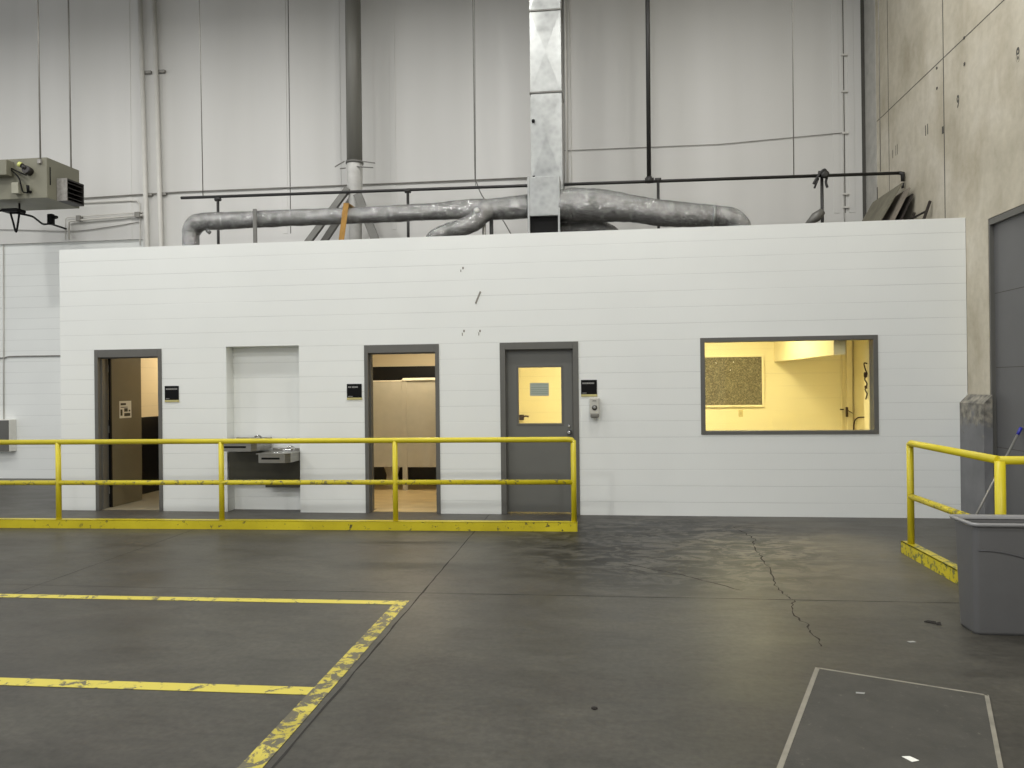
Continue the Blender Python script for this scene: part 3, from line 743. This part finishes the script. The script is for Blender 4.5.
P, R_ = smooth_path([(-.57,10.6,4.181,.225), (-.215,10.6,4.17,.234), (.064,10.6,4.149,.224), (.34,10.6,4.11,.195), (.615,10.6,4.064,.185), (.889,10.6,4.012,.182), (1.363,10.6,3.966,.158), (1.62,10.6,3.945,.137), (1.80,10.6,3.905,.14), (1.90,10.6,3.80,.137), (1.925,10.6,3.68,.13), (1.925,10.6,RZ,.13)], 10)
MB().tube(P, R_, 28, wrinkle=.09).build('main_run', 'foil', fd)
MB().tube([(1.53,10.6,3.952), (1.555,10.6,3.950)], .152, 28).build('joint_band', 'galv', fd)
P, R_ = smooth_path([(-.57,10.85,3.90,.12), (-.151,10.85,3.90,.12), (.06,10.85,3.86,.12), (.19,10.85,3.72,.125), (.22,10.85,RZ,.125)], 8)
MB().tube(P, R_, 24, wrinkle=.12).build('lower_branch', 'foil', fd)
tag(MB().bar((-3.63,10.44,4.30), (-3.76,10.44,RZ), .08, .008, (0,1,0)).box(-3.67, -3.59, 10.44, 10.72, 4.29, 4.30).build('duct_strap', 'strap'), 'ochre strap wrapped over the left foil duct by the grey column', 'strap')
n = thing('duct_stand', 'grey upright support in front of the left foil duct', 'support', (-5.06,10.44,RZ))
MB().box(-5.04, -4.985, 10.43, 10.455, RZ, 4.27, .003).build('upright', 'strut', n); MB().box(-5.07, -4.95, 10.40, 10.50, RZ, RZ+.015).build('foot', 'strut', n)
for x, lb in ((-1.645,'left of two short silver legs under the foil duct'), (-1.54,'right of two short legs under the foil duct')):
    tag(MB().tube([(x,10.55,RZ), (x,10.55,4.05)], .028, 10).box(x-.05, x+.05, 10.5, 10.6, RZ, RZ+.02).build('duct_prop', 'steel' if x < -1.6 else 'blackiron'), lb+' near its branch', 'support')

# plenum box and riser duct
pb = thing('plenum_box', 'square galvanised plenum box on legs between the two foil ducts', 'duct box', (-.79,10.6,RZ))
q = MB(); q.box(-1.0, -.555, 10.40, 10.86, 4.00, 4.545, .004)
q.mi = 1; q.poly([(-.985,10.396,4.015), (-.57,10.396,4.015), (-.78,10.390,4.28)]).poly([(-.57,10.396,4.53), (-.985,10.396,4.53), (-.78,10.390,4.28)]).poly([(-.985,10.396,4.53), (-.985,10.396,4.015), (-.78,10.390,4.28)]).poly([(-.57,10.396,4.015), (-.57,10.396,4.53), (-.78,10.390,4.28)])
q.build('box', ['galv', 'galv'], pb)
for x in (-1.005, -.585): MB().box(x, x+.028, 10.385, 10.42, RZ, 4.55, .002).build('leg', 'galv', pb)
for x in (-1.005, -.585): MB().box(x, x+.028, 10.84, 10.87, RZ, 4.0, .002).build('leg', 'galv', pb)
MB().box(-.98, -.58, 10.46, 10.80, RZ, 4.0).build('opening_shade', simple('opening_shade_black', (8,8,8), .9), pb)  # solid black block paints the darkness of the opening between the legs
rd = thing('riser_duct', 'tall rectangular galvanised duct rising up the hall wall above the plenum box', 'duct', (-.75,11.0,4.545))
q = MB(); q.box(-.985, -.535, 10.78, 11.2, 4.3, 9.6)
zz = [4.60, 5.86, 7.04, 8.2, 9.4]
for i in range(4):
    a, b_ = zz[i]+.02, zz[i+1]-.02; c = (a+b_)/2; F = 10.778
    L_, R2 = -.98, -.54
    q.poly([(L_,F,a), (R2,F,a), (-.76,F-.013,c)]); q.poly([(R2,F,b_), (L_,F,b_), (-.76,F-.013,c)]); q.poly([(L_,F,b_), (L_,F,a), (-.76,F-.013,c)]); q.poly([(R2,F,a), (R2,F,b_), (-.76,F-.013,c)])
q.build('sheet_body', 'galv', rd)
for z in zz[1:4]: MB().box(-.995, -.525, 10.765, 11.21, z-.012, z+.012, .003).build('flange', 'strut', rd)
for z in (5.45, 4.64): MB().box(-.965, -.925, 10.74, 10.78, z-.02, z+.02, .004).build('clip', 'black', rd)
n = thing('conduit_run', 'pair of thin conduits running down the wall just right of the riser duct', 'conduit', (-.55,12.8,RZ))
MB().tube([(-.62,12.86,RZ), (-.60,12.86,9.5)], .014, 10).build('conduit', 'greyconduit', n)
MB().tube([(-.56,12.86,5.05), (-.56,12.86,9.5)], .020, 10).build('conduit', 'whitepipe', n)
MB().tube([(-.48,12.87,RZ), (-.50,12.87,9.5)], .006, 8).build('wire', 'whitepipe', n)

# sprinkler main
sp_ = thing('sprinkler_pipe', 'long black sprinkler pipe running level above the roof ducts', 'pipe', (-1.2,11.3,RZ))
MB().tube([(-6.66,11.3,4.71), (-1.2,11.3,4.668), (4.235,11.3,4.617)], .024, 12).build('main', 'blackiron', sp_)
MB().tube([(4.235,11.3,4.62), (4.285,11.3,4.605), (4.285,11.3,4.50)], [.026,.034,.026], 12).tube([(4.285,11.3,4.47), (4.285,11.3,4.40)], .02, 10).build('elbow', 'blackiron', sp_)
for x in (-6.04, -2.945, .852, 3.178):
    MB().tube([(x,11.3,RZ), (x,11.3,4.65)], .022, 10).build('drop', 'blackiron', sp_)
    MB().tube([(x-.045,11.3,4.665), (x+.045,11.3,4.665)], .034, 10).build('tee', 'blackiron', sp_)
MB().tube([(.735,11.3,9.5), (.72,11.3,4.65)], .032, 12).build('riser', 'blackiron', sp_)
MB().tube([(.66,11.3,4.665), (.79,11.3,4.665)], .042, 12).lathe((.72,11.3,4.63), [(.04,0),(.05,.03),(.045,.09)]).build('riser_tee', 'blackiron', sp_)
P, _ = smooth_path([(3.05,11.26,4.50), (3.12,11.25,4.62), (3.2,11.25,4.70), (3.24,11.25,4.62), (3.22,11.25,4.52), (3.24,11.25,4.44)])
MB().tube(P, .018, 8).lathe((3.2,11.24,4.62), [(.05,0),(.06,-.03),(.03,-.05)], 'y').tube([(3.12,11.26,4.58), (3.06,11.25,4.44)], .014, 8).build('valve', 'blackiron', sp_)
n = thing('vent_cap', 'small dark valve body on the roof edge by the right pipe drop', 'valve', (3.05,11.1,RZ))
MB().tube([(2.92,11.15,3.90), (3.05,11.15,4.0), (3.14,11.15,4.08)], [.03,.075,.05], 12).build('body', 'strut', n)
MB().tube([(3.0,11.15,RZ), (3.0,11.15,3.96)], .02, 8).build('stem', 'blackiron', n)
for x0, x1, lb in ((-6.33,-6.29,'thin hanger rod at the left end of the black sprinkler pipe'), (2.80,2.79,'thin hanger rod at the right part of the black sprinkler pipe')):
    tag(MB().tube([(x0,11.3,9.5), (x1,11.3,4.72 if x1 < 0 else 4.65)], .008, 8).build('hanger_rod', 'greyconduit'), lb, 'rod')
tag(MB().tube([(3.985,11.3,9.5), (3.985,11.3,4.65)], .006, 8).build('hanger_rod', 'greyconduit'), 'very thin hanger rod beside the concrete wall corner', 'rod')
P, _ = smooth_path([(-1.90,11.3,9.5), (-1.895,11.3,6.0), (-1.895,11.3,4.9), (-1.87,11.3,4.75), (-1.76,11.3,4.5), (-1.5,11.3,4.2), (-1.30,11.3,3.85), (-1.15,11.3,3.6)], 5)
tag(MB().tube(P, .009, 8).tube([(-1.86,11.3,9.5), (-1.885,11.3,4.70)], .005, 6).build('hanging_cable', 'strut'), 'thin dark cable hanging down the wall and curling behind the left foil duct', 'cable')

# pipe column and braces
pc = thing('pipe_column', 'dark grey round column rising from the roof with splayed braces', 'column', (-4.2,12.4,RZ))
MB().tube([(-4.155,12.4,5.47), (-4.155,12.4,9.6)], .132, 24).build('pipe', 'column', pc)
MB().tube([(-4.155,12.4,RZ), (-4.155,12.4,4.95), (-4.155,12.4,5.0), (-4.155,12.4,5.3), (-4.155,12.4,5.48)], [.11,.11,.128,.13,.138], 24).build('white_sleeve', 'wrap', pc)
MB().tube([(-4.155,12.4,5.455), (-4.155,12.4,5.50)], .15, 24).build('collar', 'strut', pc)
for a, b_ in (((-4.30,12.3,5.48), (-4.45,12.25,5.38)), ((-4.08,12.3,5.48), (-3.76,12.28,5.42)), ((-4.08,12.3,5.38), (-3.80,12.3,5.35)), ((-4.3,12.35,5.38), (-4.38,12.3,5.36))): MB().bar(a, b_, .03, .012).build('bracket', 'strut', pc)
MB().bar((-4.24,12.3,5.02), (-5.42,12.1,RZ), .10, .08, (0,1,0)).build('brace', 'strut', pc)
MB().bar((-4.22,12.48,4.90), (-5.28,12.48,RZ), .10, .08, (0,1,0)).build('brace', 'strut', pc)
MB().bar((-4.08,12.3,4.92), (-3.48,12.2,RZ), .14, .06, (0,1,0)).build('brace', 'strut', pc)

# boards leaning on the side wall
def board(y0, y1, xb, xt, zt, th, matn, label):
    zb = RZ
    d = Vector((xt-xb, 0, zt-zb)).normalized(); nrm = Vector((-d.z, 0, d.x))*th
    pts = [(xb,y0,zb), (xt,y0,zt), (xt,y1,zt), (xb,y1,zb)]
    tag(MB().poly(pts, tuple(-nrm*1.0)).build('leaning_board', matn), label, 'board', 'boards leaning on the concrete wall')
board(11.12, 12.25, 3.62, 4.20, 4.43, .02, 'brown', 'widest greenish board, outermost of those leaning on the concrete wall')
board(10.98, 11.9, 3.80, 4.25, 4.33, .02, 'board_mid', 'grey brown board, second in the stack leaning on the concrete wall')
board(10.97, 11.8, 3.92, 4.285, 4.24, .02, 'board_dark', 'dark thin board, innermost of the tall boards on the concrete wall')
n = thing('wooden_frame', 'low dark wooden frame at the right of the leaning boards', 'frame', (4.2,10.5,RZ))
MB().bar((4.10,10.45,RZ), (4.30,10.45,4.01), .03, .03).build('rail', 'board_dark', n); MB().bar((4.10,10.95,RZ), (4.30,10.95,3.97), .03, .03).build('rail', 'board_dark', n)
MB().bar((4.25,10.44,3.88), (4.25,10.96,3.88), .02, .02).build('crossbar', 'board_dark', n)

# ------------------------------------------------------------------ pipes and wires on the hall wall
YW = 12.86
for x0, x1, lb in ((-8.33,-8.235,'left of the two tall white wall pipes'), (-8.06,-7.96,'right of the two tall white wall pipes')):
    n = thing('wall_pipe', lb+' above the block room', 'pipe', ((x0+x1)/2,YW,RZ), 'tall white wall pipes')
    MB().tube([(x0,YW-.04,9.5), (x1+.012,YW-.04,RZ+.4), (x1+.015,YW-.04,0 if False else RZ-.0)], .042, 14).build('pipe', 'whitepipe', n)
    for z in (7.46, 5.22): MB().box(x0+.035+(.04 if z < 6 else 0), x0+.19, YW-.02, YW+.035, z-.025, z+.025, .003).build('bracket', 'greyconduit', n)
tag(MB().tube([(-11.9,12.87,5.19), (-9.56,12.87,5.21), (-7.6,12.87,5.245), (-5.3,12.87,5.235), (-1.1,12.87,5.22)], .012, 8).build('wall_conduit', 'greyconduit'), 'thin grey conduit running level along the hall wall above the sprinkler pipe', 'conduit')
P, _ = smooth_path([(-11.5,12.87,5.13), (-9.54,12.87,5.125), (-8.56,12.87,5.125), (-8.44,12.87,5.09), (-8.40,12.87,5.0), (-8.40,12.87,4.3)], 5)
tag(MB().tube(P, .011, 8).build('wall_conduit', 'whitepipe'), 'thin pale conduit bending down beside the two white wall pipes', 'conduit')
n = thing('bracket_pipe', 'grey pipe bent down at its left end beneath the unit heater', 'pipe', (-9.1,12.85,4.42))
MB().tube([(-8.27,12.84,4.845), (-9.74,12.84,4.79), (-9.79,12.84,4.775), (-9.79,12.84,4.45)], .020, 10).build('pipe', 'whitepipe', n)
MB().tube([(-8.30,12.85,4.90), (-9.82,12.85,4.86), (-9.86,12.85,4.84), (-9.86,12.85,4.45)], .010, 8).build('pipe', 'whitepipe', n)
MB().box(-9.62, -9.54, 12.80, 12.89, 4.78, 4.88, .006).build('coupling', 'greyconduit', n)
MB().box(-8.46, -8.36, 12.80, 12.89, 4.80, 4.90, .006).build('coupling', 'greyconduit', n)
P, _ = smooth_path([(-13,12.88,4.72), (-11.24,12.88,4.69), (-9.81,12.88,4.61), (-9.1,12.88,4.65), (-8.41,12.88,4.73)], 6)
tag(MB().tube(P, .007, 6).build('slack_wire', 'greyconduit'), 'thin slack wire sagging across the wall behind the unit heater', 'wire')
tag(MB().tube([(-.6,12.88,5.66), (2.0,12.88,5.64), (3.97,12.88,5.73)], .006, 6).build('slack_wire', 'greyconduit'), 'thin wire crossing the upper wall between riser duct and corner', 'wire')
n = thing('wall_cabinet', 'grey fronted white box low on the hall wall at far left', 'cabinet', (-11.2,12.8,.52))
MB().box(-11.6, -10.99, 12.78, 12.948, .52, 1.115, .006).build('body', 'white', n)
MB().box(-11.59, -11.0, 12.768, 12.782, .53, 1.105, .003).build('front', 'frame', n)
n = thing('drop_conduit', 'thin conduit dropping to the grey fronted box at far left', 'conduit', (-11.24,12.92,1.1))
MB().tube([(-11.24,12.935,1.11), (-11.21,12.935,4.41)], .011, 8).build('conduit', 'whitepipe', n)
P, _ = smooth_path([(-12.5,12.93,2.27), (-11.27,12.93,2.275), (-11.1,12.93,2.30), (-10.04,12.93,2.30), (-7.6,12.93,2.30)], 4)
tag(MB().tube(P, .012, 8).build('wall_conduit', 'greyconduit'), 'thin conduit crossing the lower hall wall left of the block room', 'conduit')
q = MB(); q.tube([(3.97,12.88,9.5), (3.97,12.88,RZ)], .008, 6)
for z in (7.0, 6.4, 5.72, 4.72, 4.5): q.box(3.95, 4.05, 12.86, 12.895, z-.01, z+.02, .003)
tag(q.build('wire_clips', 'whitepipe'), 'thin upright wire with clips on the white wall by the concrete corner', 'wire')

# ------------------------------------------------------------------ unit heater
uh = thing('unit_heater', 'olive grey unit heater hanging from rods at upper left', 'heater', (-7.4,8.8,4.03))
hb = MB(); hb.box(-8.1, -6.765, 8.5, 9.08, 4.03, 4.53, .006); hb = hb.build('casing', 'heater', uh)
MB().box(-6.762, -6.625, 8.66, 8.675, 4.03, 4.31, .002).build('louvre_cheek', 'galv_spec', uh)
q = MB(); q.box(-6.762, -6.625, 8.675, 8.97, 4.29, 4.31).box(-6.762, -6.625, 8.675, 8.97, 4.03, 4.045).box(-6.762, -6.625, 8.96, 8.975, 4.03, 4.31).box(-6.77, -6.755, 8.675, 8.965, 4.04, 4.30)
for k in range(4):
    z = 4.075+k*.06; q.poly([(-6.74,8.675,z+.03), (-6.63,8.675,z), (-6.63,8.965,z), (-6.74,8.965,z+.03)], (0,0,.008))
q.build('louvre', 'heater_dark', uh)
MB().box(-6.768, -6.76, 8.545, 8.56, 4.2, 4.42).build('side_slot', 'black', uh)
MB().box(-7.75, -7.21, 8.38, 8.5, 4.30, 4.49, .006).build('control_box', 'heater', uh)
MB().box(-7.18, -7.09, 8.42, 8.5, 4.08, 4.215, .004).build('junction_box', simple('junction_box_grey', (150,148,132), .5), uh)
MB().tube([(-6.99,8.5,4.36), (-6.99,8.42,4.37)], .05, 14).tube([(-6.99,8.44,4.38), (-7.04,8.42,4.42)], .028, 12).build('gas_fitting', 'heater_dark', uh)
MB().tube([(-7.04,8.42,4.42), (-7.07,8.41,4.435)], .032, 12).build('fitting_cap', 'cap', uh)
MB().tube([(-6.985,8.5,4.11), (-6.985,8.46,4.10), (-6.985,8.45,4.18)], .018, 8).build('elbow', 'black', uh)
P, _ = smooth_path([(-7.21,8.46,4.40), (-7.06,8.42,4.33), (-6.99,8.44,4.30)]); MB().tube(P, .009, 6).build('wire', 'black', uh)
P, _ = smooth_path([(-7.21,8.46,4.38), (-7.08,8.42,4.27), (-7.05,8.42,4.18), (-7.04,8.44,4.10), (-6.99,8.46,4.09)]); MB().tube(P, .009, 6).build('wire', 'black', uh)
for x, y in ((-6.86,8.5), (-6.86,9.04)):
    z1 = 4.47; x1 = -6.85
    MB().tube([(x-.01,y,7.79), (x1,y,z1)], .010, 8).build('hanger_rod', 'greyconduit', uh)
    MB().box(x1-.022, x1+.022, y-.03, y+.02, z1-.02, z1+.03, .004).build('rod_nut', 'galv_spec', uh)
P, R2 = smooth_path([(-7.70,8.7,3.93), (-7.50,8.7,3.955), (-7.44,8.7,3.925), (-7.33,8.7,3.905), (-7.19,8.75,3.875), (-7.244,8.9,3.873), (-7.307,9.1,3.852), (-7.365,9.3,3.897), (-7.492,9.6,3.937), (-7.598,9.907,3.963)], 6)
cb = thing('power_cable', 'black cable with plug trailing from under the unit heater', 'cable', (-7.3,8.7,3.7))
MB().tube(P, .013, 8).build('cable', 'black', cb)
P, _ = smooth_path([(-7.44,8.7,3.93), (-7.40,8.7,3.80), (-7.36,8.7,3.67), (-7.33,8.7,3.79), (-7.31,8.7,3.93), (-7.31,8.7,4.03)]); MB().tube(P, .012, 8).build('loop', 'black', cb)
P, _ = smooth_path([(-7.46,8.6,3.92), (-7.53,8.35,3.88), (-7.5,8.3,4.0), (-7.48,8.3,4.25)]); MB().tube(P, .010, 8).build('loop', 'black', cb)
MB().box(-7.50, -7.28, 8.62, 8.78, 3.915, 3.955, .01).build('cable_clamp', 'black', cb)
MB().box(-7.39, -7.31, 9.27, 9.33, 3.89, 4.03, .012).bar((-7.34,9.30,3.97), (-7.26,9.30,3.99), .04, .03).build('plug', 'black', cb)

def enlarge(root, k, loc):
    """grow a finished thing about its own base and set it down at loc"""
    root.location = loc
    for o in [o for o in bpy.data.objects if o.parent == root]:
        o.location = o.location * k
        for v in o.data.vertices: v.co *= k
enlarge(uh, 1.294, (-9.576, 11.387, 4.727)); enlarge(cb, 1.294, (-9.446, 11.258, 4.30))

# ------------------------------------------------------------------ lights
def area(name, loc, size, power, color=(1,1,1), rot=(0,0,0), sy=None):
    l = bpy.data.lights.new(name, 'AREA'); l.shape = 'RECTANGLE'; l.size = size; l.size_y = sy or size; l.energy = power; l.color = color
    o = bpy.data.objects.new(name, l); col.objects.link(o); o.location = loc; o.rotation_euler = rot; return o
warmw = (1, .992, .968)
for i, (x, y, p_) in enumerate([(-11.0,5.9,135), (-5.0,6.3,100), (.2,6.3,95), (3.0,6.3,50), (-10,-.5,190), (-4.0,-.5,160), (2,-.5,140), (-7,-7,330), (2.5,-7,420)]):
    area('high_bay_lamp', (x, y, 8.7), .4, p_, warmw, sy=.7)
for x, p_ in ((-12.0,70), (-6.9,85), (-1.9,75), (2.4,60)): area('high_bay_lamp', (x, 8.7, 8.4), .5, p_, warmw, sy=.9)
ye = (1, .88, .53)
area('office_lamp', (.1,11.2,2.68), 1.2, 60, ye, sy=.6); area('office_lamp', (2.0,11.0,2.68), .6, 46, ye, sy=1.2); area('office_lamp', (3.5,10.9,2.68), .3, 7, ye, sy=1.0)
ta = (1, .85, .62)
area('restroom_lamp', (-6.2,11.6,2.68), .6, 22, ta, sy=.6); area('restroom_lamp', (-2.9,11.2,2.68), 1.0, 34, ta, sy=.4)
w = bpy.data.worlds.new('World'); scn.world = w; w.use_nodes = True
bg = w.node_tree.nodes['Background']; bg.inputs[0].default_value = (.95,.97,1,1); bg.inputs[1].default_value = .60

# ------------------------------------------------------------------ camera
f_px, yaw, pitch, roll = 750.853, .119926990, -.000971, .0114991
cam = bpy.data.cameras.new('camera'); co = bpy.data.objects.new('camera', cam); col.objects.link(co)
cam.sensor_width = 36; cam.lens = f_px/1024*36; cam.clip_end = 200
fw = Vector((-math.sin(yaw)*math.cos(pitch), math.cos(yaw)*math.cos(pitch), -math.sin(pitch)))
r = Vector((math.cos(yaw), math.sin(yaw), 0)); u = r.cross(fw)
r2 = r*math.cos(roll) - u*math.sin(roll); u2 = r2.cross(fw)
mt_ = Matrix((r2, u2, -fw)).transposed().to_4x4(); mt_.translation = Vector((0,0,1.66))
co.matrix_world = mt_; scn.camera = co
vs = scn.view_settings; vs.view_transform = 'Standard'; vs.look = 'None'; vs.gamma = 1; vs.use_curve_mapping = False; vs.exposure = .42
